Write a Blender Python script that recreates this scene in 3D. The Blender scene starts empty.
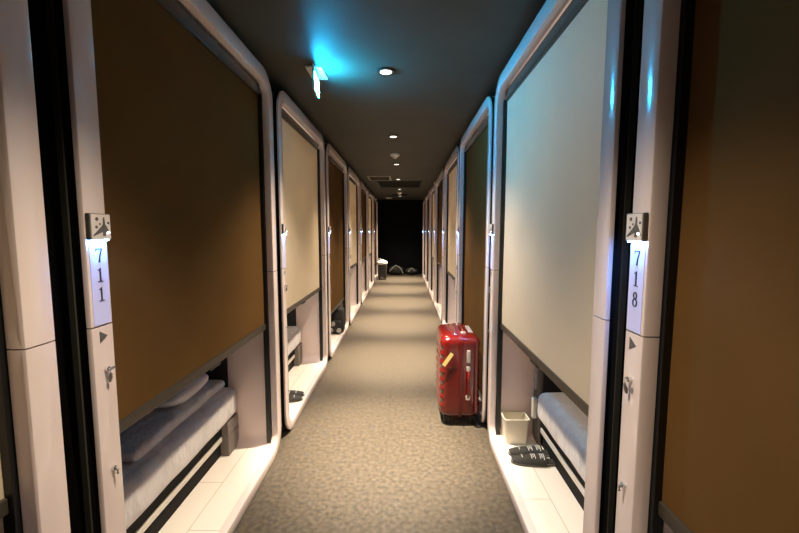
import bpy, bmesh, math, random
from mathutils import Vector, Matrix

random.seed(7)
S = bpy.context.scene
C = S.collection
PI = math.pi

# ------------------------------------------------------------------ materials
def mat(name, col, rough=0.5, metal=0.0, coat=0.0, emit=None, estr=0.0, spec=None, sheen=0.0):
    m = bpy.data.materials.new(name)
    m.use_nodes = True
    b = m.node_tree.nodes['Principled BSDF']
    b.inputs['Base Color'].default_value = (*col, 1)
    b.inputs['Roughness'].default_value = rough
    b.inputs['Metallic'].default_value = metal
    b.inputs['Coat Weight'].default_value = coat
    b.inputs['Coat Roughness'].default_value = 0.03
    if sheen:
        b.inputs['Sheen Weight'].default_value = sheen
    if spec is not None:
        b.inputs['Specular IOR Level'].default_value = spec
    if emit:
        b.inputs['Emission Color'].default_value = (*emit, 1)
        b.inputs['Emission Strength'].default_value = estr
    return m

def mottled(m, c1, c2, scale, bump=0.0, bump_scale=None, detail=6, stretch=(1, 1, 1), lo=0.35, hi=0.65):
    """mix two tones of the same material by noise, with optional bump"""
    nt = m.node_tree
    b = nt.nodes['Principled BSDF']
    tc = nt.nodes.new('ShaderNodeTexCoord')
    mp = nt.nodes.new('ShaderNodeMapping')
    mp.inputs['Scale'].default_value = stretch
    nt.links.new(tc.outputs['Object'], mp.inputs['Vector'])
    n = nt.nodes.new('ShaderNodeTexNoise')
    n.inputs['Scale'].default_value = scale
    n.inputs['Detail'].default_value = detail
    nt.links.new(mp.outputs['Vector'], n.inputs['Vector'])
    r = nt.nodes.new('ShaderNodeValToRGB')
    r.color_ramp.elements[0].position = lo
    r.color_ramp.elements[1].position = hi
    r.color_ramp.elements[0].color = (*c1, 1)
    r.color_ramp.elements[1].color = (*c2, 1)
    nt.links.new(n.outputs['Fac'], r.inputs['Fac'])
    nt.links.new(r.outputs['Color'], b.inputs['Base Color'])
    if bump:
        n2 = nt.nodes.new('ShaderNodeTexNoise')
        n2.inputs['Scale'].default_value = bump_scale or scale
        n2.inputs['Detail'].default_value = 3
        nt.links.new(mp.outputs['Vector'], n2.inputs['Vector'])
        bp = nt.nodes.new('ShaderNodeBump')
        bp.inputs['Strength'].default_value = bump
        bp.inputs['Distance'].default_value = 0.004
        nt.links.new(n2.outputs['Fac'], bp.inputs['Height'])
        nt.links.new(bp.outputs['Normal'], b.inputs['Normal'])
    return m

M = {}
M['shell'] = mat('glossy_white_shell', (.79, .67, .635), .15, coat=.5)
M['lining'] = mat('moulded_lining', (.92, .76, .73), .35)
M['step'] = mat('white_step_boards', (.88, .84, .79), .4)
M['black'] = mat('black_plastic', (.006, .006, .006), .42)
M['body'] = mat('black_capsule_body', (.010, .010, .010), .8, spec=.2)
M['flange'] = mat('olive_flange', (.05, .047, .038), .35)
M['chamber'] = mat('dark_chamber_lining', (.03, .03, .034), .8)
M['bar'] = mat('bronze_bar', (.050, .042, .031), .36, metal=.2)
M['brown'] = mottled(mat('bronze_blind', (.2, .12, .05), .9, spec=.04), (.114, .059, .018), (.130, .068, .022), 3.0, .12, 420)
M['beige'] = mottled(mat('beige_blind', (.6, .5, .36), .6, spec=.3), (.80, .68, .50), (.84, .72, .53), 3.0, .12, 420)
M['cassette'] = mat('dark_cassette', (.06, .052, .043), .25)
M['chrome'] = mat('chrome', (.75, .75, .75), .16, metal=1)
M['dark_metal'] = mat('dark_steel', (.22, .20, .185), .4, metal=.5)
M['ink'] = mat('dark_lettering', (.02, .022, .03), .5)
M['badge'] = mat('badge_face', (.72, .66, .62), .35)
M['badge_ink'] = mat('badge_silhouette', (.10, .095, .09), .4)
M['led'] = mat('blue_led', (.5, .7, 1), .4, emit=(.07, .30, 1.0), estr=900)
M['plate'] = mat('lit_number_plate', (.58, .54, .58), .3, emit=(.07, .18, .70), estr=.40)
M['glint'] = mat('white_pilot_lamp', (1, 1, 1), .4, emit=(.85, .95, 1), estr=12)
M['linen'] = mottled(mat('white_linen', (.74, .70, .70), .8, sheen=.2), (.70, .66, .655), (.78, .745, .74), 9, 1.0, 11, stretch=(1, 1, .45))
[n for n in M['linen'].node_tree.nodes if n.type == 'BUMP'][0].inputs['Distance'].default_value = .035
M['pillow'] = mottled(mat('pillow_linen', (.7, .68, .7), .8, sheen=.2), (.70, .67, .68), (.78, .75, .76), 6, .4, 10)
M['base'] = mat('bed_base', (.20, .17, .15), .5)
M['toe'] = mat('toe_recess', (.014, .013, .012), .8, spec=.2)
M['rail'] = mat('pale_rail', (.72, .67, .60), .4)
M['panel'] = mat('control_panel', (.09, .075, .06), .4)
M['device'] = mat('grey_handset', (.36, .33, .30), .35)
M['ivory'] = mat('ivory_plastic', (.82, .76, .62), .45)
M['slip'] = mottled(mat('black_slipper', (.03, .03, .028), .75), (.024, .023, .021), (.042, .04, .036), 60, .3, 150)
M['slip_sole'] = mat('grey_sole', (.16, .15, .135), .7)
M['print'] = mat('white_print', (.72, .70, .66), .6)
M['red'] = mat('red_shell', (.125, .005, .0035), .2, coat=.6)
M['dkred'] = mat('dark_red_frame', (.12, .006, .005), .3)
M['rubber'] = mat('black_rubber', (.012, .012, .012), .6)
M['silver'] = mat('silver_fitting', (.78, .74, .70), .25, metal=.6)
M['tagy'] = mat('yellow_paper', (.80, .66, .22), .6)
M['bag'] = mottled(mat('black_nylon', (.02, .019, .018), .7), (.015, .014, .013), (.03, .028, .025), 30, .3, 160)
M['greyb'] = mat('grey_buckle', (.42, .40, .37), .4)
M['dkcase'] = mat('dark_case', (.045, .04, .03), .4)
M['plasticbag'] = mat('pale_plastic_bag', (.82, .80, .70), .35)
M['strap'] = mat('pale_strap', (.40, .39, .36), .5)
M['signcase'] = mat('white_sign_case', (.85, .85, .83), .4)
M['signlit'] = mat('lit_exit_panel', (.4, .9, 1), .4, emit=(.015, .50, 1.0), estr=420)
M['lens'] = mat('lit_lens', (1, 1, 1), .4, emit=(1, .87, .72), estr=2.2)
M['reflector'] = mat('downlight_reflector', (.85, .83, .80), .25)
M['ceilwhite'] = mat('ceiling_fitting', (.85, .80, .70), .45)
M['grille'] = mat('dark_grille', (.012, .011, .010), .6)
M['frame_ivory'] = mat('vent_frame', (.42, .37, .29), .5)

M['ceiling'] = mottled(mat('black_ceiling', (.05, .048, .042), .6, spec=.25), (.062, .060, .046), (.074, .071, .055), 2.5, .1, 90)
M['wall'] = mottled(mat('black_wall', (.012, .012, .012), .8, spec=.15), (.003, .0032, .003), (.005, .0053, .005), 3, .1, 60)

def translucent(m, share):
    nt = m.node_tree
    b = nt.nodes['Principled BSDF']
    out = nt.nodes['Material Output']
    t = nt.nodes.new('ShaderNodeBsdfTranslucent')
    ramp = [n for n in nt.nodes if n.type == 'VALTORGB'][0]
    nt.links.new(ramp.outputs['Color'], t.inputs['Color'])
    mx = nt.nodes.new('ShaderNodeMixShader')
    mx.inputs['Fac'].default_value = share
    nt.links.new(b.outputs['BSDF'], mx.inputs[1])
    nt.links.new(t.outputs['BSDF'], mx.inputs[2])
    nt.links.new(mx.outputs['Shader'], out.inputs['Surface'])
translucent(M['beige'], .35)

# carpet tiles: mottled short pile with faint half-metre seams
def carpet():
    m = mottled(mat('carpet_tiles', (.2, .17, .13), .5, spec=.35, sheen=.8), (.048, .039, .027), (.108, .088, .062), 42, .4, 260, detail=10, lo=.32, hi=.68)
    nt = m.node_tree
    b = nt.nodes['Principled BSDF']
    ramp = [n for n in nt.nodes if n.type == 'VALTORGB'][0]
    tc = [n for n in nt.nodes if n.type == 'TEX_COORD'][0]
    mp = nt.nodes.new('ShaderNodeMapping')
    mp.inputs['Location'].default_value = (.1, .13, 0)
    nt.links.new(tc.outputs['Object'], mp.inputs['Vector'])
    br = nt.nodes.new('ShaderNodeTexBrick')
    br.offset = 0
    br.inputs['Scale'].default_value = 1
    br.inputs['Brick Width'].default_value = .5
    br.inputs['Row Height'].default_value = .5
    br.inputs['Mortar Size'].default_value = .004
    br.inputs['Mortar Smooth'].default_value = .6
    br.inputs['Color1'].default_value = (.98, .98, .98, 1)
    br.inputs['Color2'].default_value = (1.02, 1.02, 1.02, 1)
    br.inputs['Mortar'].default_value = (.86, .86, .86, 1)
    nt.links.new(mp.outputs['Vector'], br.inputs['Vector'])
    mx = nt.nodes.new('ShaderNodeMixRGB')
    mx.blend_type = 'MULTIPLY'
    mx.inputs['Fac'].default_value = 1
    nt.links.new(ramp.outputs['Color'], mx.inputs['Color1'])
    nt.links.new(br.outputs['Color'], mx.inputs['Color2'])
    nt.links.new(mx.outputs['Color'], b.inputs['Base Color'])
    return m
M['carpet'] = carpet()
M['carpet'].node_tree.nodes['Principled BSDF'].inputs['Sheen Tint'].default_value = (1, .84, .62, 1)
M['carpet'].node_tree.nodes['Principled BSDF'].inputs['Sheen Roughness'].default_value = .35

# white boards on the step: a few fine joints
def boards():
    m = M['step']
    nt = m.node_tree
    b = nt.nodes['Principled BSDF']
    tc = nt.nodes.new('ShaderNodeTexCoord')
    mp = nt.nodes.new('ShaderNodeMapping')
    mp.inputs['Location'].default_value = (.05, -.167, 0)
    nt.links.new(tc.outputs['Object'], mp.inputs['Vector'])
    br = nt.nodes.new('ShaderNodeTexBrick')
    br.inputs['Scale'].default_value = 1
    br.inputs['Brick Width'].default_value = .62
    br.inputs['Row Height'].default_value = .2
    br.inputs['Mortar Size'].default_value = .0014
    br.inputs['Color1'].default_value = (.86, .80, .72, 1)
    br.inputs['Color2'].default_value = (.88, .83, .76, 1)
    br.inputs['Mortar'].default_value = (.42, .36, .30, 1)
    nt.links.new(mp.outputs['Vector'], br.inputs['Vector'])
    nt.links.new(br.outputs['Color'], b.inputs['Base Color'])
boards()

# ------------------------------------------------------------------ mesh helpers
class MB:
    def __init__(self):
        self.bm = bmesh.new()
    def box(self, x0, x1, y0, y1, z0, z1, bev=0, seg=2, rot=None):
        t = bmesh.new()
        bmesh.ops.create_cube(t, size=1)
        for v in t.verts:
            v.co = Vector(((x0 + x1) / 2 + v.co.x * (x1 - x0), (y0 + y1) / 2 + v.co.y * (y1 - y0), (z0 + z1) / 2 + v.co.z * (z1 - z0)))
        if bev:
            bmesh.ops.bevel(t, geom=list(t.edges), offset=bev, segments=seg, profile=.5, affect='EDGES')
        self.merge(t, rot)
        return self
    def merge(self, t, mtx=None):
        if mtx is not None:
            bmesh.ops.transform(t, matrix=mtx, verts=t.verts)
        me = bpy.data.meshes.new('tmp')
        t.to_mesh(me)
        t.free()
        self.bm.from_mesh(me)
        bpy.data.meshes.remove(me)
    def loft(self, rings, cap=True, closed_ring=True, closed_path=False):
        bm = self.bm
        rs = [[bm.verts.new(p) for p in r] for r in rings]
        n = len(rs[0])
        last = len(rs) if closed_path else len(rs) - 1
        for i in range(last):
            a, b = rs[i], rs[(i + 1) % len(rs)]
            for j in range(n if closed_ring else n - 1):
                k = (j + 1) % n
                try:
                    bm.faces.new((a[j], a[k], b[k], b[j]))
                except ValueError:
                    pass
        if cap and not closed_path and closed_ring:
            bm.faces.new(list(reversed(rs[0])))
            bm.faces.new(rs[-1])
        return self
    def lathe(self, prof, center=(0, 0, 0), n=32, axis='z'):
        c = Vector(center)
        rings = []
        for r, h in prof:
            ring = []
            for k in range(n):
                a = 2 * PI * k / n
                if axis == 'z':
                    ring.append(c + Vector((r * math.cos(a), r * math.sin(a), h)))
                elif axis == 'y':
                    ring.append(c + Vector((r * math.cos(a), h, r * math.sin(a))))
                else:
                    ring.append(c + Vector((h, r * math.cos(a), r * math.sin(a))))
            rings.append(ring)
        return self.loft(rings)
    def tube(self, pts, r, n=10):
        pts = [Vector(p) for p in pts]
        rings = []
        up = Vector((0, 0, 1))
        for i, p in enumerate(pts):
            t = (pts[min(i + 1, len(pts) - 1)] - pts[max(i - 1, 0)]).normalized()
            a = t.cross(up)
            if a.length < 1e-3:
                a = t.cross(Vector((1, 0, 0)))
            a.normalize()
            b = t.cross(a)
            rr = r[i] if isinstance(r, (list, tuple)) else r
            rings.append([p + a * rr * math.cos(2 * PI * k / n) + b * rr * math.sin(2 * PI * k / n) for k in range(n)])
        return self.loft(rings)
    def poly(self, pts, y0, y1):
        """extrude a 2-D outline given in (x, z) between two depths"""
        return self.loft([[(x, y0, z) for x, z in pts], [(x, y1, z) for x, z in pts]])
    def ringpoly(self, outer, inner, y0, y1):
        return self.loft([[(x, y0, z) for x, z in outer], [(x, y1, z) for x, z in outer],
                          [(x, y1, z) for x, z in inner], [(x, y0, z) for x, z in inner]], cap=False, closed_path=True)
    def build(self, name, m, parent=None, smooth=False, angle=35):
        bm = self.bm
        bmesh.ops.recalc_face_normals(bm, faces=bm.faces)
        me = bpy.data.meshes.new(name)
        if smooth:
            for f in bm.faces:
                f.smooth = True
            for e in bm.edges:
                if len(e.link_faces) == 2 and e.calc_face_angle(0) > math.radians(angle):
                    e.smooth = False
        bm.to_mesh(me)
        bm.free()
        me.materials.append(m)
        o = bpy.data.objects.new(name, me)
        C.objects.link(o)
        if parent:
            o.parent = parent
        return o

def empty(name, loc=(0, 0, 0), rz=0):
    o = bpy.data.objects.new(name, None)
    o.empty_display_size = .1
    C.objects.link(o)
    o.location = loc
    o.rotation_euler = (0, 0, rz)
    return o

def tag(o, label, cat, group=None):
    o['label'] = label
    o['category'] = cat
    if group:
        o['group'] = group
    return o

def copy_tree(o, parent=None):
    c = o.copy()
    C.objects.link(c)
    if parent:
        c.parent = parent
    for ch in list(o.children):
        copy_tree(ch, c)
    return c

# ------------------------------------------------------------------ layout
XL, XR = -.73, .5194           # front planes of the two rows
PITCH, LEN, TOP = 1.438, 1.348, 2.147
HW = LEN / 2
HC = 2.2                       # ceiling
CX = (XL + XR) / 2
YEND = 11.65
YL = .885 + LEN / 2            # centre of the first full pod, left row (711)
YR = .906 - LEN / 2            # centre of the near pod, right row (718)

# ------------------------------------------------------------------ the room
def struct(name, mb, m):
    o = mb.build(name, m)
    o['kind'] = 'structure'
    return o
struct('floor', MB().box(-3.1, 3.0, -2.1, 12.0, -.1, 0), M['carpet'])
struct('ceiling', MB().box(-3.1, 3.0, -2.1, 12.0, HC, HC + .1), M['ceiling'])
struct('wall_left', MB().box(-3.1, -3.0, -2.1, 12.0, 0, HC), M['wall'])
struct('wall_right', MB().box(2.9, 3.0, -2.1, 12.0, 0, HC), M['wall'])
struct('wall_far', MB().box(-3.0, 2.9, YEND, YEND + .1, 0, HC), M['wall'])
struct('wall_back', MB().box(-3.0, 2.9, -2.1, -2.0, 0, HC), M['wall'])

# ------------------------------------------------------------------ one sleeping capsule
# local frame: seen from the corridor, x to the right, y into the capsule, z up
R0 = .15
def arc(cx, cz, rx, rz, a0, a1, n=10):
    return [(cx + rx * math.cos(math.radians(a0 + (a1 - a0) * k / n)), cz + rz * math.sin(math.radians(a0 + (a1 - a0) * k / n))) for k in range(n + 1)]
def upper(d, zc):
    r = max(R0 - d, .004)
    return [(HW - d, zc)] + arc(HW - d - r, TOP - d - r, r, r, 0, 90) + arc(-HW + d + r, TOP - d - r, r, r, 90, 180) + [(-HW + d, zc)]
def lower(d, zc):
    r = max(R0 - d, .004)
    b = .8 * d
    return [(-HW + d, zc)] + arc(-HW + d + r, b + r, r, r, 180, 270) + arc(HW - d - r, b + r, r, r, 270, 360) + [(HW - d, zc)]
def whole(d, zc=1.07):
    return upper(d, zc) + lower(d, zc)[1:-1]
def sweep(mb, prof, contour, closed, zc=1.07):
    lines = [contour(d, zc) for d, u in prof]
    n = len(lines[0])
    rings = [[(lines[i][k][0], prof[i][1], lines[i][k][1]) for i in range(len(prof))] for k in range(n)]
    return mb.loft(rings, cap=not closed, closed_path=closed)

shell_prof = [(.001, .012), (.001, .005), (.003, .0015), (.007, 0), (.063, 0), (.0675, .0015), (.07, .006), (.07, .036), (.060, .036), (.060, .012)]

def digit(mb, ch, cx, cz, h, y):
    w = h * .62
    y1 = y + .0012
    s = lambda p: [(cx + a * w, cz + b * h) for a, b in p]
    if ch == '7':
        mb.poly(s([(-.46, .5), (.46, .5), (.46, .41), (-.40, .41)]), y, y1)
        mb.poly(s([(-.46, .5), (-.40, .5), (-.40, .30), (-.47, .28)]), y, y1)
        mb.poly(s([(.46, .43), (.36, .43), (.02, -.05), (-.12, -.5), (.10, -.5), (.16, -.10)]), y, y1)
    elif ch == '1':
        mb.poly(s([(-.10, .42), (.10, .5), (.10, -.44), (-.10, -.44)]), y, y1)
        mb.poly(s([(-.10, .42), (-.34, .36), (-.34, .31), (-.10, .34)]), y, y1)
        mb.poly(s([(-.36, -.44), (.36, -.44), (.36, -.5), (-.36, -.5)]), y, y1)
    elif ch == '8':
        for z0, rx, rz in ((.25, .34, .25), (-.22, .42, .28)):
            out = s([(rx * math.cos(t), z0 + rz * math.sin(t)) for t in [2 * PI * k / 24 for k in range(24)]])
            inn = s([((rx - .17) * math.cos(t), z0 + (rz - .07) * math.sin(t)) for t in [2 * PI * k / 24 for k in range(24)]])
            mb.ringpoly(out, inn, y, y1)

def make_capsule():
    root = empty('sleeping_capsule')
    # white moulded front frame in two pieces that meet at a joint about a metre up
    mb = MB(); sweep(mb, shell_prof, lambda d, z: upper(d, 1.0715), False)
    mb.build('upper_frame', M['shell'], root, smooth=True)
    mb = MB(); sweep(mb, shell_prof, lambda d, z: lower(d, 1.0685), False)
    mb.build('lower_frame', M['shell'], root, smooth=True)
    # black outer body with back
    mb = MB(); sweep(mb, [(.006, .0125), (.0585, .0125), (.0585, .0365), (.032, .0365), (.032, 2.0), (.006, 2.0)], whole, True)
    pts = whole(.02)
    mb.loft([[(x, 2.0, z) for x, z in pts], [(x, 2.02, z) for x, z in pts]])
    mb.build('outer_body', M['body'], root, smooth=True)
    mb = MB(); sweep(mb, [(.0005, .036), (.0055, .036), (.0055, .05), (.0005, .05)], whole, True)
    mb.build('side_flange', M['flange'], root, smooth=True)
    # moulded lining just inside the opening, then the dark bed chamber
    mb = MB(); sweep(mb, [(.044, .038), (.050, .038), (.050, .29), (.044, .29)], whole, True)
    mb.build('entry_lining', M['lining'], root, smooth=True)
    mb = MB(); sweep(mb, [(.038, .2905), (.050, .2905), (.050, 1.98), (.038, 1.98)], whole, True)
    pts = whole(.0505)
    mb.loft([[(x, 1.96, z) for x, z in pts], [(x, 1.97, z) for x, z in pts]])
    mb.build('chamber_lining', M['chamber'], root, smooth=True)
    MB().box(-HW + .085, HW - .085, .034, .345, .0405, .0535, .002).build('step_board', M['step'], root)
    # black blind guides on both jambs and the cassette on top
    for s in (-1, 1):
        a, b = sorted((s * (HW - .052), s * (HW - .080)))
        MB().box(a, b, .0385, .066, .054, 2.03, .002).build('blind_guide', M['black'], root)
    MB().box(-HW + .09, HW - .09, .042, .09, 2.018, 2.074, .006).build('blind_cassette', M['cassette'], root)
    # bed base: recessed toe board, pale rail, block at the right end, black deck
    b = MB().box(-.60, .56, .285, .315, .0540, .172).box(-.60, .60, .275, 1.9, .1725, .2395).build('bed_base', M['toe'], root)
    MB().box(-.60, .484, .270, .2845, .140, .166, .002).build('rail', M['rail'], b)
    MB().box(.485, .617, .235, .284, .0540, .170, .004).box(.485, .617, .2365, .2745, .1702, .2405, .003).build('end_block', M['base'], b)
    # control panel column at the left end of the bed
    p = MB().box(-.612, -.497, .262, .279, .0540, 1.3, .006).build('control_panel', M['panel'], root)
    el = lambda rx, rz, cz, cx: [(cx + rx * math.cos(2 * PI * k / 28), cz + rz * math.sin(2 * PI * k / 28)) for k in range(28)]
    d = MB().poly(el(.026, .075, .445, -.555), .250, .262).build('oval_switch', M['device'], p, smooth=True)
    for zz in (.475, .415):
        MB().lathe([(.014, -.006), (.014, .0)], (-.555, .250, zz), 20, 'y').build('button', M['chrome'], d, smooth=True)
    MB().box(-.568, -.535, .236, .262, .20, .325, .006).build('handset', M['ceilwhite'], p)
    # badge box with aircraft silhouette, LED under it
    jx = -HW + .035
    bb = MB().box(jx - .031, jx + .031, -.011, -.0005, 1.277, 1.339, .0015).build('badge_box', M['dark_metal'], root)
    MB().box(jx - .029, jx + .029, -.0125, -.0111, 1.279, 1.337).build('badge_face', M['badge'], bb)
    mb = MB()
    cz = 1.308
    q = lambda p: [(jx + a * .029, cz + b * .029) for a, b in p]
    y0, y1 = -.0134, -.0126
    mb.poly(q([(.30, .80), (.22, .70), (.18, .05), (.14, -.75), (.46, -.75), (.42, .05), (.38, .70)]), y0, y1)
    mb.poly(q([(.14, .18), (.02, .02), (-.85, -.66), (-.85, -.76), (.10, -.42), (.46, -.42), (.9, -.62), (.9, -.5), (.58, .0), (.44, .18)]), y0, y1)
    for a, b, r in ((-.42, .62, .15), (-.5, -.02, .12), (-.12, .22, .085), (.78, .32, .11)):
        mb.poly([(jx + a * .029 + r * .029 * math.cos(2 * PI * k / 12), cz + b * .029 + r * .029 * math.sin(2 * PI * k / 12)) for k in range(12)], y0, y1)
    mb.build('aircraft_emblem', M['badge_ink'], bb)
    MB().lathe([(.0022, -.0155), (.0022, -.0135)], (jx + .020, 0, 1.294), 10, 'y').build('pilot_lamp', M['glint'], bb)
    MB().box(jx - .024, jx + .024, -.0106, -.0052, 1.2756, 1.2767).build('led_strip', M['led'], bb)
    top = [(jx + .026, 1.0735), (jx + .026, 1.258)] + [(jx + .012 + .014 * math.cos(math.radians(a)), 1.258 + .014 * math.sin(math.radians(a))) for a in range(10, 91, 10)]
    top += [(jx - .012 - .014 * math.sin(math.radians(a)), 1.258 + .014 * math.cos(math.radians(a))) for a in range(0, 91, 10)] + [(jx - .026, 1.0735)]
    MB().poly(top, -.0014, -.0001).build('number_plate', M['plate'], root)
    # arrow printed on the jamb, pointing to the capsule
    MB().poly([(jx - .012, 1.045 + .013), (jx + .012, 1.045 - .002), (jx - .012, 1.045 - .016)], -.0012, 0).build('arrow_mark', M['badge_ink'], root)
    # two locks
    k = MB().lathe([(.0062, 0), (.0062, -.008), (.005, -.0095)], (jx, 0, .962), 20, 'y').build('upper_lock', M['chrome'], root, smooth=True)
    MB().box(jx - .005, jx + .014, -.0155, -.0095, .959, .9655, .002).build('key_bow', M['chrome'], k)
    MB().tube([(jx - .001, -.012, .959), (jx - .001, -.013, .950), (jx, -.010, .938), (jx, -.008, .929)], [.002, .0032, .0044, .0026], 10).build('key_fob', M['dark_metal'], k, smooth=True)
    k = MB().lathe([(.0062, 0), (.0062, -.007), (.005, -.0085)], (jx, 0, .706), 20, 'y').build('lower_lock', M['chrome'], root, smooth=True)
    MB().tube([(jx, -.009, .707), (jx, -.013, .702), (jx, -.012, .692)], [.002, .0036, .0028], 10).build('key', M['dark_metal'], k, smooth=True)
    return root

blind_cache = {}
def add_blind(root, colour, zb):
    key = (colour, zb)
    if key not in blind_cache:
        # rolled fabric with a very slight sag along its height
        mb = MB()
        x0, x1 = -HW + .0795, HW - .0795
        n = 16
        f, bk = [], []
        ring = []
        zs = [zb + .03 + (2.025 - zb - .03) * k / n for k in range(n + 1)]
        rings = []
        for z in zs:
            y = .058 + .0012 * math.sin(z * 5.2)
            rings.append([(x0, y, z), (x1, y, z), (x1, y + .0015, z), (x0, y + .0015, z)])
        mb.loft(rings)
        o = mb.build('blind', M[colour], root)
        bar = MB().box(x0 + .001, x1 - .001, .049, .068, zb, zb + .033, .003).build('bottom_bar', M['bar'], o)
        MB().box(-.045, .045, .0475, .07, zb - .008, zb + .004, .002).build('pull_tab', M['black'], bar)
        blind_cache[key] = (o, bar)
        return o
    src = blind_cache[key][0]
    return copy_tree(src, root)

GROUP = 'sleeping capsules along both sides of the corridor'
proto = make_capsule()
first = True
def capsule(side, i, colour, zb, label):
    global first
    if first:
        r = proto
        first = False
    else:
        r = copy_tree(bare)
    if side == 'L':
        r.location = (XL, YL + (i - 1) * PITCH, 0)
        r.rotation_euler = (0, 0, PI / 2)
    else:
        r.location = (XR, YR + i * PITCH, 0)
        r.rotation_euler = (0, 0, -PI / 2)
    tag(r, label, 'sleeping capsule', GROUP)
    return r
bare = proto
ZB = .742
spec = [
    ('L', 0, 'beige', ZB, 'white capsule at the left edge of the photo, nearer than the one marked 711'),
    ('L', 1, 'brown', ZB, 'capsule marked 711 with a brown blind half down over a made bed'),
    ('L', 2, 'beige', ZB, 'beige-blind capsule next after 711 with black slippers on its white step'),
    ('L', 3, 'brown', .40, 'brown-blind capsule on the left with a black backpack on its step'),
    ('L', 4, 'beige', ZB, 'beige-blind capsule just beyond the one holding the black backpack'),
    ('L', 5, 'brown', ZB, 'brown-blind capsule in the left row, third from the dark end wall'),
    ('L', 6, 'beige', ZB, 'beige-blind capsule in the left row, second from the dark end wall'),
    ('L', 7, 'brown', .3, 'last capsule of the left row, beside the small dark case with pale bag'),
    ('R', 0, 'brown', .668, 'capsule marked 718 with a brown blind, at the right edge of the photo'),
    ('R', 1, 'beige', .725, 'capsule with a wide beige blind, ivory bin and slippers on its step'),
    ('R', 2, 'brown', .06, 'capsule with a fully lowered brown blind behind the red suitcase'),
    ('R', 3, 'beige', ZB, 'beige-blind capsule just beyond the red suitcase in the right row'),
    ('R', 4, 'brown', ZB, 'brown-blind capsule, second beyond the red suitcase in the right row'),
    ('R', 5, 'beige', ZB, 'beige-blind capsule in the right row, third from the dark end wall'),
    ('R', 6, 'brown', .5, 'brown-blind capsule in the right row, second from the dark end wall'),
    ('R', 7, 'brown', .5, 'last capsule of the right row, against the dark end wall'),
]
roots = {}
for s, i, col, zb, lab in spec:
    roots[(s, i)] = capsule(s, i, col, zb, lab)
for s, i, col, zb, lab in spec:
    add_blind(roots[(s, i)], col, zb)
def number(root, text):
    jx = -HW + .035
    mb = MB()
    for k, ch in enumerate(text):
        digit(mb, ch, jx + .001, 1.240 - .0465 * k, .034, -.0027)
    mb.build('room_number', M['ink'], root)
number(roots[('L', 1)], '711')
number(roots[('R', 0)], '718')

# place something in a capsule's own frame
def inside(root, x, y, z, rz=0):
    a = root.rotation_euler.z
    c, s = math.cos(a), math.sin(a)
    return (root.location.x + c * x - s * y, root.location.y + s * x + c * y, z), a + rz

# unseen fill lights added behind the pale blinds to brighten their fabric
la = bpy.data.lights.new('blind_fill', 'AREA')
la.shape = 'RECTANGLE'; la.size = .9; la.size_y = .08
la.energy = 9; la.color = (1, .90, .72)
for key, col in (((sp[0], sp[1]), sp[2]) for sp in spec):
    if col == 'beige' and key != ('L', 0):
        o = bpy.data.objects.new('blind_fill', la)
        C.objects.link(o)
        o.parent = roots[key]
        o.location = (0, .75, 1.6)
        o.rotation_euler = (math.radians(-88), 0, 0)

# ------------------------------------------------------------------ bedding
def soft_slab(sx, sy, sz, r, seed, amp=.006, nx=26, ny=40, exp=5.0):
    """a padded slab centred on the origin in x and y, standing on z = 0"""
    rnd = random.Random(seed)
    ph = [rnd.uniform(0, 6.28) for _ in range(8)]
    t = bmesh.new()
    bmesh.ops.create_cube(t, size=1)
    for v in t.verts:
        v.co = Vector((v.co.x * sx, v.co.y * sy, (v.co.z + .5) * sz))
    bmesh.ops.bevel(t, geom=list(t.edges), offset=r, segments=4, profile=.5, affect='EDGES')
    bmesh.ops.subdivide_edges(t, edges=[e for e in t.edges if e.calc_length() > .12], cuts=9, use_grid_fill=True)
    for v in t.verts:
        x, y, z = v.co
        w = math.sin(9 * x + 5 * y + ph[0]) + .6 * math.sin(17 * x - 8 * y + ph[1]) + .5 * math.sin(26 * y + 11 * x + ph[2])
        k = z / sz
        v.co.z += amp * w * k
        v.co.y += amp * .6 * math.sin(21 * x + 9 * z + ph[3]) * (1 if y < 0 else -1)
        v.co.x += amp * .5 * math.sin(15 * y + 12 * z + ph[4])
    m = MB()
    m.merge(t)
    return m

def place(o, root, x, y, z, rz=0):
    l, a = inside(root, x, y, z, rz)
    o.location = l
    o.rotation_euler = (0, 0, a)
    return o

mat_proto = soft_slab(1.075, 1.5, .165, .045, 3, .0035).build('mattress', M['linen'], None, smooth=True, angle=60)
def mattress(key, label):
    global mat_proto, _mused
    o = mat_proto if not _mused else mat_proto.copy()
    if _mused:
        C.objects.link(o)
    _mused = True
    place(o, roots[key], .074, .225 + .75, .2435)
    return tag(o, label, 'mattress', 'mattresses in the open capsules')
_mused = False
mattress(('L', 1), 'white mattress in capsule 711, under the folded duvet')
mattress(('R', 1), 'white mattress under the beige blind, behind the ivory bin and slippers')
mattress(('L', 2), 'white mattress in the beige-blind capsule just past 711')

dv = soft_slab(.74, .24, .050, .022, 11, .004).build('folded_duvet', M['linen'], None, smooth=True, angle=60)
place(dv, roots[('L', 1)], .205, .282 + .12, .4135)
tag(dv, 'white folded duvet lying on the bed in capsule 711', 'duvet')
def pillow_mb(sx, sy, sz, seed):
    rings = []
    rnd = random.Random(seed)
    p = rnd.uniform(0, 6)
    n, m = 18, 36
    for i in range(n + 1):
        t = -PI / 2 + PI * i / n
        ring = []
        for k in range(m):
            a = 2 * PI * k / m
            ca, sa = math.cos(a), math.sin(a)
            e = .55
            f = max(math.cos(t), .001) ** .45
            x = sx / 2 * math.copysign(abs(ca) ** e, ca) * f
            y = sy / 2 * math.copysign(abs(sa) ** e, sa) * f
            z = sz / 2 + sz / 2 * math.sin(t) * (1 - .35 * (abs(x) / sx * 2) ** 4) + .004 * math.sin(20 * x + p) * math.cos(t)
            ring.append((x, y, max(z, 0)))
        rings.append(ring)
    return MB().loft(rings)
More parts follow.
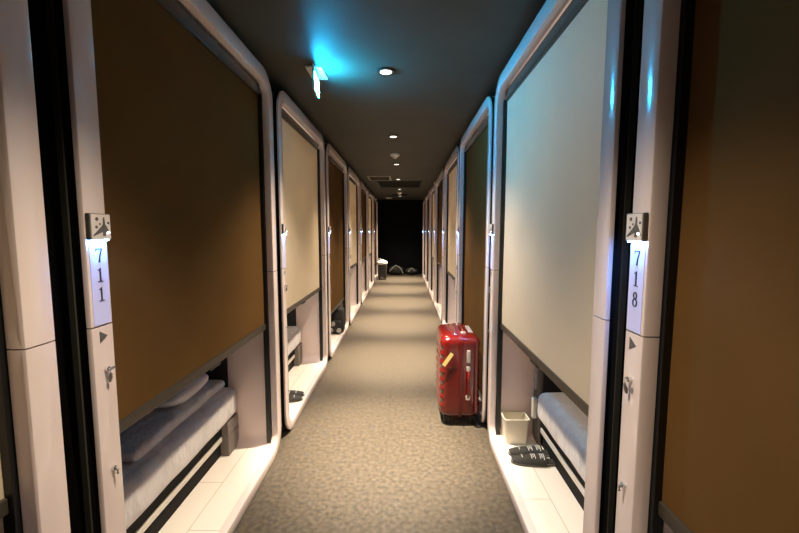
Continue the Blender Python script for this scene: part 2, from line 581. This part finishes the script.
pl = pillow_mb(.38, .26, .085, 2).build('pillow', M['pillow'], None, smooth=True, angle=70)
place(pl, roots[('L', 1)], .31, .43, .470)
tag(pl, 'white pillow on the folded duvet in capsule 711', 'pillow')
pl2 = pl.copy(); C.objects.link(pl2)
place(pl2, roots[('L', 2)], .34, .50, .4135)
tag(pl2, 'white pillow on the bed in the beige-blind capsule just past 711', 'pillow')
tw = soft_slab(.46, .40, .035, .016, 5, .003).build('folded_sheet', M['linen'], None, smooth=True, angle=60)
place(tw, roots[('R', 1)], .13, .36 + .2, .4165)
tag(tw, 'white folded sheet on the bed under the big beige blind, right row', 'sheet')

# ------------------------------------------------------------------ slippers
def slipper_mb():
    out = []
    n = 40
    for k in range(n):
        a = 2 * PI * k / n
        x = .128 * math.cos(a)
        w = .037 if x > 0 else .032
        y = w * math.copysign(abs(math.sin(a)) ** .8, math.sin(a)) * (1 - .12 * math.exp(-((x + .01) / .03) ** 2))
        out.append((x, y))
    return out
def make_slipper():
    r = empty('slipper')
    out = slipper_mb()
    mb = MB(); mb.loft([[(x * f, y * f, z) for x, y in out] for f, z in ((.97, 0), (1, .004), (1, .011), (.97, .014))])
    mb.build('sole', M['slip_sole'], r, smooth=True)
    mb = MB(); mb.loft([[(x * f, y * f, z) for x, y in out] for f, z in ((.93, .0142), (.90, .018))])
    mb.build('footbed', M['slip'], r, smooth=True)
    rings = []
    for i in range(13):
        x = -.055 + .175 * i / 12
        w = .0395 * math.sqrt(max(0, 1 - (max(x, 0) / .135) ** 2.6))
        hgt = .012 + .026 * (1 - .5 * i / 12) * (w / .0395)
        rings.append([(x, w * math.cos(t), .0122 + (hgt) * math.sin(t)) for t in [PI * k / 16 for k in range(17)]]
                     + [(x, (w - .003) * math.cos(t), .0122 + (hgt - .003) * math.sin(t)) for t in [PI * k / 16 for k in range(16, -1, -1)]])
    u = MB().loft(rings).build('strap', M['slip'], r, smooth=True)
    mb = MB()
    for x, y0, y1 in ((-.045, .2, .75), (-.036, .2, .65), (-.027, .25, .7), (.0, .2, .7), (.009, .25, .62), (.018, .2, .7), (.066, .3, .6)):
        i = (x + .055) / .175
        w = .0395 * math.sqrt(max(0, 1 - (max(x, 0) / .135) ** 2.6))
        hgt = .012 + .026 * (1 - .5 * i) * (w / .0395)
        a = [PI * (1 - (y0 + (y1 - y0) * k / 8)) for k in range(9)]
        mb.loft([[(x, (w + .0012) * math.cos(t), .0122 + (hgt + .0012) * math.sin(t)),
                  (x + .0035, (w + .0008) * math.cos(t), .0122 + (hgt + .0006) * math.sin(t)),
                  (x + .0035, (w - .001) * math.cos(t), .0122 + (hgt - .001) * math.sin(t)),
                  (x, (w - .001) * math.cos(t), .0122 + (hgt - .001) * math.sin(t))] for t in a])
    mb.build('printed_lines', M['print'], u)
    return r
sl = make_slipper()
ZS = .0537
sl.location = (.705, 2.002, ZS); sl.rotation_euler = (0, 0, math.radians(176))
tag(sl, 'black slipper on the right row step, the one nearer the camera', 'slipper', 'slippers left on capsule steps')
def more_slipper(x, y, deg, label, dz=0):
    o = copy_tree(sl)
    o.location = (x, y, ZS + dz); o.rotation_euler = (0, 0, math.radians(deg))
    tag(o, label, 'slipper', 'slippers left on capsule steps')
more_slipper(.712, 2.082, 180, 'black slipper on the right row step, behind its twin and next to the bin')
more_slipper(-.870, 2.745, 10, 'black slipper on the step just past 711, the one nearer the camera')
more_slipper(-.878, 2.828, 6, 'black slipper on the step just past 711, behind its twin')

# ------------------------------------------------------------------ ivory waste bin
def make_bin():
    def rr(w, d, r, z, n=6):
        p = []
        for cx, cy, a0 in ((w - r, d - r, 0), (-w + r, d - r, 90), (-w + r, -d + r, 180), (w - r, -d + r, 270)):
            for k in range(n + 1):
                a = math.radians(a0 + 90 * k / n)
                p.append((cx + r * math.cos(a), cy + r * math.sin(a), z))
        return p
    root = empty('waste_bin', (.660, 2.232, ZS))
    mb = MB()
    mb.loft([rr(.058, .042, .012, 0), rr(.062, .046, .014, .01), rr(.070, .052, .016, .150), rr(.068, .050, .015, .150), rr(.058, .042, .012, .008)])
    mb.build('bucket', M['ivory'], root, smooth=True)
    mb = MB()
    mb.loft([rr(.0705, .0525, .0165, .143), rr(.075, .057, .018, .146), rr(.075, .057, .018, .153), rr(.067, .049, .014, .153), rr(.067, .049, .014, .1505), rr(.0703, .0523, .0163, .1505)], cap=False, closed_path=True)
    mb.build('rim', M['ivory'], root, smooth=True)
    tag(root, 'small ivory square waste bin on the step beside the black slippers', 'waste bin')
make_bin()

# ------------------------------------------------------------------ red suitcase
def make_suitcase():
    W, D, H = .132, .205, .560     # half width, half length, height of the shell
    Z0 = .05
    root = empty('suitcase', (.374, 2.495 + D, 0))
    def sect(z, sgn):
        """outline of one half shell at height z: (x, y) from the seam round to the seam"""
        t = (z - Z0) / H
        e = min(t, 1 - t) * H
        rz = .055
        k = 1 if e >= rz else math.sqrt(max(0, 1 - ((rz - e) / rz) ** 2))
        w = W - rz * (1 - k) * .9
        d = D - rz * (1 - k)
        pts = []
        r = min(.05, w * .9)
        path = [(.006, -d)]
        path += [(.006 + (w - r - .006) * i / 6, -d) for i in range(1, 6)]
        path += [(w - r + r * math.sin(a), -d + r - r * math.cos(a)) for a in [PI / 2 * i / 8 for i in range(9)]]
        path += [(w, -d + r + (2 * d - 2 * r) * i / 14) for i in range(1, 14)]
        path += [(w - r + r * math.cos(a), d - r + r * math.sin(a)) for a in [PI / 2 * i / 8 for i in range(9)]]
        path += [(.006 + (w - r - .006) * i / 6, d) for i in range(5, 0, -1)]
        path += [(.006, d)]
        for x, y in path:
            f = max(0, min(1, (x / w - .42) / .5))
            gate = max(0, min(1, (e - .05) / .03))
            rib = (.007 if sgn < 0 else .0035) * f * gate * (math.sin(2 * PI * t * 9.5 + 1.2 * math.sin(y * 7)) - .6)
            pts.append((sgn * (x + rib), y + math.copysign(rib * .8 * f, y), z))
        return pts
    zs = [Z0 + H * (1 - math.cos(PI * i / 24)) / 2 * .0 + Z0 * 0 + H * i / 120 for i in range(121)]
    for sgn in (-1, 1):
        rings = [sect(z, sgn) for z in zs]
        MB().loft(rings, cap=True).build('half_shell', M['red'], root, smooth=True, angle=50)
    # frame that runs round the middle
    r = .055
    def loop(o):
        dd, z0, z1 = D + o, Z0 - o, Z0 + H + o
        p = []
        for cy, cz, a0 in ((dd - r, z1 - r, 0), (-dd + r, z1 - r, 90), (-dd + r, z0 + r, 180), (dd - r, z0 + r, 270)):
            p += [(cy + r * math.cos(math.radians(a0 + 10 * k)), cz + r * math.sin(math.radians(a0 + 10 * k))) for k in range(10)]
        return p
    a, b = loop(.0035), loop(-.01)
    mb = MB()
    rings = [[(-.011, a[k][0], a[k][1]), (-.004, a[k][0] * 1.003, a[k][1]), (.004, a[k][0] * 1.003, a[k][1]), (.011, a[k][0], a[k][1]), (.011, b[k][0], b[k][1]), (-.011, b[k][0], b[k][1])] for k in range(len(a))]
    mb.loft(rings, cap=False, closed_path=True)
    mb.build('seam_frame', M['dkred'], root, smooth=True)
    yf = -D
    # latches and side handle on the face turned to the camera
    for z0, z1 in ((.436, .522), (.378, .412)):
        l = MB().box(.038, .062, yf - .007, yf + .006, z0, z1, .004, 3).build('latch', M['silver'], root, smooth=True)
        MB().box(.044, .056, yf - .010, yf - .0065, z0 + .008, z1 - .008, .002).build('lock_slot', M['greyb'], l)
    hd = MB().tube([(.05, yf - .004, .384), (.05, yf - .022, .368), (.05, yf - .030, .34), (.05, yf - .031, .30), (.05, yf - .030, .25), (.05, yf - .022, .222), (.05, yf - .004, .205)],
                   [.008, .010, .0115, .0115, .0115, .010, .008], 12).build('side_handle', M['red'], root, smooth=True)
    MB().box(.036, .064, yf - .010, yf + .008, .185, .214, .004).build('handle_mount', M['silver'], hd)
    th = MB().tube([(.025, -.11, Z0 + H - .002), (.025, -.10, Z0 + H + .014), (.025, -.05, Z0 + H + .022), (.025, .05, Z0 + H + .022), (.025, .10, Z0 + H + .014), (.025, .11, Z0 + H - .002)], .010, 12).build('top_handle', M['red'], root, smooth=True)
    for y in (-.115, .115):
        MB().box(.008, .042, y - .018, y + .018, Z0 + H - .012, Z0 + H + .012, .005).build('handle_mount', M['silver'], th)
    MB().box(.066, .098, -.09, .09, Z0 + H - .02, Z0 + H + .004, .004).build('trolley_handle', M['silver'], root)
    # airline tag and four wheels
    rot = Matrix.Translation((-.085, yf - .010, .462)) @ Matrix.Rotation(math.radians(34), 4, 'Y')
    MB().box(-.012, .012, -.0012, .0012, -.052, .048, 0, 1, rot).build('luggage_tag', M['tagy'], root)
    for sx in (-1, 1):
        for sy in (-1, 1):
            cx, cy = sx * .085, sy * .155
            w = MB().box(cx - .022, cx + .022, cy - .026, cy + .026, .036, .068, .008).build('wheel_mount', M['rubber'], root)
            for dx in (-.011, .011):
                MB().lathe([(.010, -.008), (.026, -.007), (.0262, .007), (.010, .008)], (cx + dx, cy, .0262), 20, 'x').build('wheel', M['rubber'], w, smooth=True)
    tag(root, 'red ribbed hard-shell suitcase standing on the carpet by the right row', 'suitcase')
make_suitcase()

# ------------------------------------------------------------------ black backpack on the step
def make_backpack():
    root = empty('backpack', (-.835, 4.70, ZS))
    MB().box(-.10, .10, -.075, .085, 0, .31, .035, 4).build('main_bag', M['bag'], root, smooth=True)
    MB().box(-.082, .078, -.115, -.06, .015, .17, .024, 3).build('front_pocket', M['bag'], root, smooth=True)
    for x, z in ((-.02, .13), (-.045, .055), (.055, .05)):
        MB().lathe([(.030, -.115), (.028, -.124), (.012, -.127)], (x, 0, z), 18, 'y').build('round_patch', M['greyb'], root, smooth=True)
    MB().tube([(-.035, 0, .305), (-.03, 0, .345), (0, 0, .36), (.03, 0, .345), (.035, 0, .305)], .008, 8).build('top_loop', M['bag'], root, smooth=True)
    MB().tube([(-.06, -.07, .29), (-.065, -.10, .24), (-.068, -.112, .16), (-.07, -.10, .06)], .007, 8).build('compression_strap', M['greyb'], root, smooth=True)
    tag(root, 'black backpack with grey patches standing on the left row step', 'backpack')
make_backpack()

# ------------------------------------------------------------------ far end luggage
def far_case():
    root = empty('cabin_case', (-.575, 10.33, 0))
    MB().box(-.115, .115, -.10, .16, .04, .40, .03, 3).build('case_body', M['dkcase'], root, smooth=True)
    for z in (.12, .22, .32):
        MB().box(-.09, .09, -.106, -.098, z - .03, z + .03, .003).build('front_rib', M['dkcase'], root)
    MB().box(-.03, .03, -.108, -.099, .055, .078, .002).build('badge', M['silver'], root)
    for sx in (-1, 1):
        for y in (-.06, .12):
            MB().lathe([(.010, -.012), (.022, -.012), (.022, .012), (.010, .012)], (sx * .08, y, .022), 16, 'x').build('wheel', M['rubber'], root, smooth=True)
    tag(root, 'small dark cabin case under a pale bag at the far end', 'cabin case')
    # pale plastic bag draped over the case
    r2 = empty('plastic_bag', (-.585, 10.34, .401))
    rnd = random.Random(4)
    rings = []
    for i, (rx, ry, z) in enumerate(((.115, .10, .0), (.15, .13, .012), (.158, .135, .045), (.125, .105, .085), (.06, .05, .11), (.015, .012, .125))):
        rings.append([((rx + rnd.uniform(-.012, .012)) * math.cos(2 * PI * k / 22), (ry + rnd.uniform(-.012, .012)) * math.sin(2 * PI * k / 22), z + rnd.uniform(-.004, .006) * (i > 0)) for k in range(22)])
    MB().loft(rings).build('bag_body', M['plasticbag'], r2, smooth=True, angle=80)
    MB().tube([(-.02, 0, .115), (-.05, 0, .16), (-.09, 0, .15), (-.10, 0, .09)], .007, 8).build('bag_handle', M['plasticbag'], r2, smooth=True)
    tag(r2, 'pale plastic bag lying on top of the small dark case', 'plastic bag')
far_case()
def coat_bag(x, y, w, h, d, label, strap):
    root = empty('duffel_bag', (x, y, 0))
    rings = []
    for i in range(15):
        t = i / 14
        k = math.sin(PI * min(max(t, .04), .96)) ** .35
        rings.append([(-w / 2 + w * t, d / 2 * k * math.copysign(abs(math.cos(a)) ** .7, math.cos(a)),
                       h / 2 + h / 2 * k * math.copysign(abs(math.sin(a)) ** .7, math.sin(a)) * (1 + .08 * math.sin(5 * t + a))) for a in [2 * PI * j / 24 for j in range(24)]])
    zmin = min(p[2] for r in rings for p in r)
    rings = [[(p[0], p[1], p[2] - zmin) for p in r] for r in rings]
    MB().loft(rings).build('bag_body', M['bag'], root, smooth=True)
    MB().tube(strap, .014, 8).build('shoulder_strap', M['strap'], root, smooth=True)
    tag(root, label, 'duffel bag')
coat_bag(-.23, 11.42, .42, .26, .28, 'black duffel bag with pale curved strap against the dark end wall',
         [(-.20, -.10, .10), (-.12, -.13, .2), (-.02, -.10, .29), (.08, -.13, .25), (.16, -.15, .16), (.20, -.16, .06)])
coat_bag(.22, 11.45, .36, .20, .26, 'black duffel bag at the right of the dark end wall, lower and darker',
         [(-.10, -.12, .10), (0, -.10, .215), (.10, -.12, .12)])

# ------------------------------------------------------------------ ceiling fittings
def make_downlight():
    r = empty('downlight')
    MB().lathe([(.046, 0), (.053, 0), (.053, -.005), (.050, -.008), (.046, -.007)], (0, 0, 0), 40).build('trim_ring', M['black'], r, smooth=True)
    MB().lathe([(.0455, -.0005), (.0455, -.0055), (.040, -.0045), (.030, -.003), (.004, -.003)], (0, 0, 0), 40).build('reflector', M['reflector'], r, smooth=True)
    MB().lathe([(.036, -.0042), (.036, -.0065), (.026, -.0085)], (0, 0, 0), 24).build('lens', M['lens'], r, smooth=True)
    return r
ld = bpy.data.lights.new('downlight_beam', 'SPOT')
ld.color = (1, .83, .62)
ld.energy = 225
ld.spot_size = math.radians(104)
ld.spot_blend = 1.0
ld.shadow_soft_size = .03
lc = ld.copy()
lc.name = 'downlight_core'
lc.energy = 1050
lc.spot_size = math.radians(46)
ld_near = ld.copy(); ld_near.energy = ld.energy * .74; ld_near.spot_size = math.radians(94)
lc_near = lc.copy(); lc_near.energy = lc.energy * .35
dl = make_downlight()
names = ['downlight nearest the exit sign, largest of the row along the ceiling', 'small downlight just in front of the smoke detector',
         'small downlight just beyond the smoke detector', 'small downlight beside the pale-framed ceiling vent, before the dark hatch',
         'tiny downlight just beyond the dark ceiling hatch', 'tiny downlight nearest the far end wall',
         'ceiling downlight above the camera, in front of the exit sign', 'ceiling downlight behind the camera']
for k, y in enumerate((2.301, 3.83, 5.40, 6.95, 8.60, 10.3, .75, -.80)):
    o = dl if k == 0 else copy_tree(dl)
    o.location = (CX, y, HC)
    tag(o, names[k], 'downlight', 'downlights along the ceiling')
    near = y < 2          # the fixtures by the camera burn lower
    lo = bpy.data.objects.new('downlight_beam', ld_near if near else ld)
    C.objects.link(lo)
    lo.location = (CX, y, HC - .02)
    lo = bpy.data.objects.new('downlight_core', lc_near if near else lc)
    C.objects.link(lo)
    lo.location = (CX, y, HC - .02)

# exit sign: ceiling plate and a thin hanging panel lit on one side
es = empty('exit_sign', (-.49, 2.27, HC))
MB().box(-.055, .035, -.05, .13, -.010, 0, .002).build('ceiling_plate', M['signcase'], es)
pc = MB().box(-.010, .000, -.10, .055, -.140, -.0105, .002).build('panel_case', M['signcase'], es)
lp = MB().box(.0004, .003, -.098, .053, -.138, -.050, .001).build('lit_panel', M['signlit'], es)
pc.rotation_euler.z = lp.rotation_euler.z = math.radians(4)
tag(es, 'small hanging exit sign glowing cyan, fixed under the ceiling', 'exit sign')

sd = empty('smoke_detector', (CX - .005, 4.706, HC))
MB().lathe([(.055, 0), (.055, -.018), (.046, -.026), (.044, -.026)], (0, 0, 0), 32).build('base', M['ceilwhite'], sd, smooth=True)
MB().lathe([(.028, -.0262), (.026, -.044), (.018, -.050)], (0, 0, 0), 24).build('sensor_head', M['ceilwhite'], sd, smooth=True)
tag(sd, 'round white smoke detector on the dark ceiling between two downlights', 'smoke detector')

def vent(name, x0, x1, y0, y1, fw, mf, mg, label, cat, n):
    r = empty(name, ((x0 + x1) / 2, (y0 + y1) / 2, HC))
    a, b = (x1 - x0) / 2, (y1 - y0) / 2
    mb = MB()
    mb.box(-a, a, -b, -b + fw, -.010, 0).box(-a, a, b - fw, b, -.010, 0).box(-a, -a + fw, -b + fw, b - fw, -.010, 0).box(a - fw, a, -b + fw, b - fw, -.010, 0)
    mb.build('vent_frame', mf, r)
    MB().box(-a + fw, a - fw, -b + fw, b - fw, -.003, 0).build('vent_backing', mg, r)
    mb = MB()
    for k in range(n):
        y = -b + fw + (2 * b - 2 * fw) * (k + .5) / n
        mb.box(-a + fw, a - fw, y - .006, y + .006, -.008, -.0031)
    mb.build('louvre', mg, r)
    tag(r, label, cat)
vent('ceiling_vent', -.62, -.228, 6.57, 7.08, .028, M['frame_ivory'], M['ceiling'], 'pale-framed square vent at the left of the ceiling', 'vent', 9)
vent('ceiling_hatch', -.50, .325, 7.23, 8.21, .02, M['grille'], M['grille'], 'large black rectangular grille in the middle of the ceiling', 'grille', 16)
vent('ceiling_hatch', -.302, .096, 9.76, 10.15, .02, M['grille'], M['grille'], 'smaller black grille near the far end of the ceiling', 'grille', 8)
vent('ceiling_vent', -.52, -.33, 10.63, 11.2, .03, M['frame_ivory'], M['ceilwhite'], 'small pale vent at the far left end of the ceiling', 'vent', 6)
sd2 = copy_tree(sd)
sd2.location = (-.113, 9.4, HC)
tag(sd2, 'tiny white smoke detector far along the ceiling, past the large black grille', 'smoke detector')

# ------------------------------------------------------------------ world, camera, view
w = bpy.data.worlds.new('World')
S.world = w
w.use_nodes = True
w.node_tree.nodes['Background'].inputs['Color'].default_value = (.02, .02, .02, 1)
w.node_tree.nodes['Background'].inputs['Strength'].default_value = .2

f, pitch, roll, yaw = 390.0208, .0919, .0013, -.0117
cam = bpy.data.cameras.new('camera')
cam.sensor_fit = 'HORIZONTAL'
cam.sensor_width = 36
cam.lens = f * 36 / 799
cam.clip_start = .02
co = bpy.data.objects.new('camera', cam)
C.objects.link(co)
cy, sy = math.cos(yaw), math.sin(yaw)
right = Vector((cy, -sy, 0))
fwd0 = Vector((sy, cy, 0))
up0 = Vector((0, 0, 1))
fwd = fwd0 * math.cos(pitch) - up0 * math.sin(pitch)
up = fwd0 * math.sin(pitch) + up0 * math.cos(pitch)
cr, sr = math.cos(roll), math.sin(roll)
r2 = right * cr + up * sr
u2 = -right * sr + up * cr
m = Matrix((r2, u2, -fwd)).transposed().to_4x4()
m.translation = Vector((0, 0, 1.3))
co.matrix_world = m
S.camera = co

S.view_settings.view_transform = 'Standard'
S.view_settings.look = 'None'
S.view_settings.gamma = 1
S.view_settings.use_curve_mapping = False
S.view_settings.exposure = 0
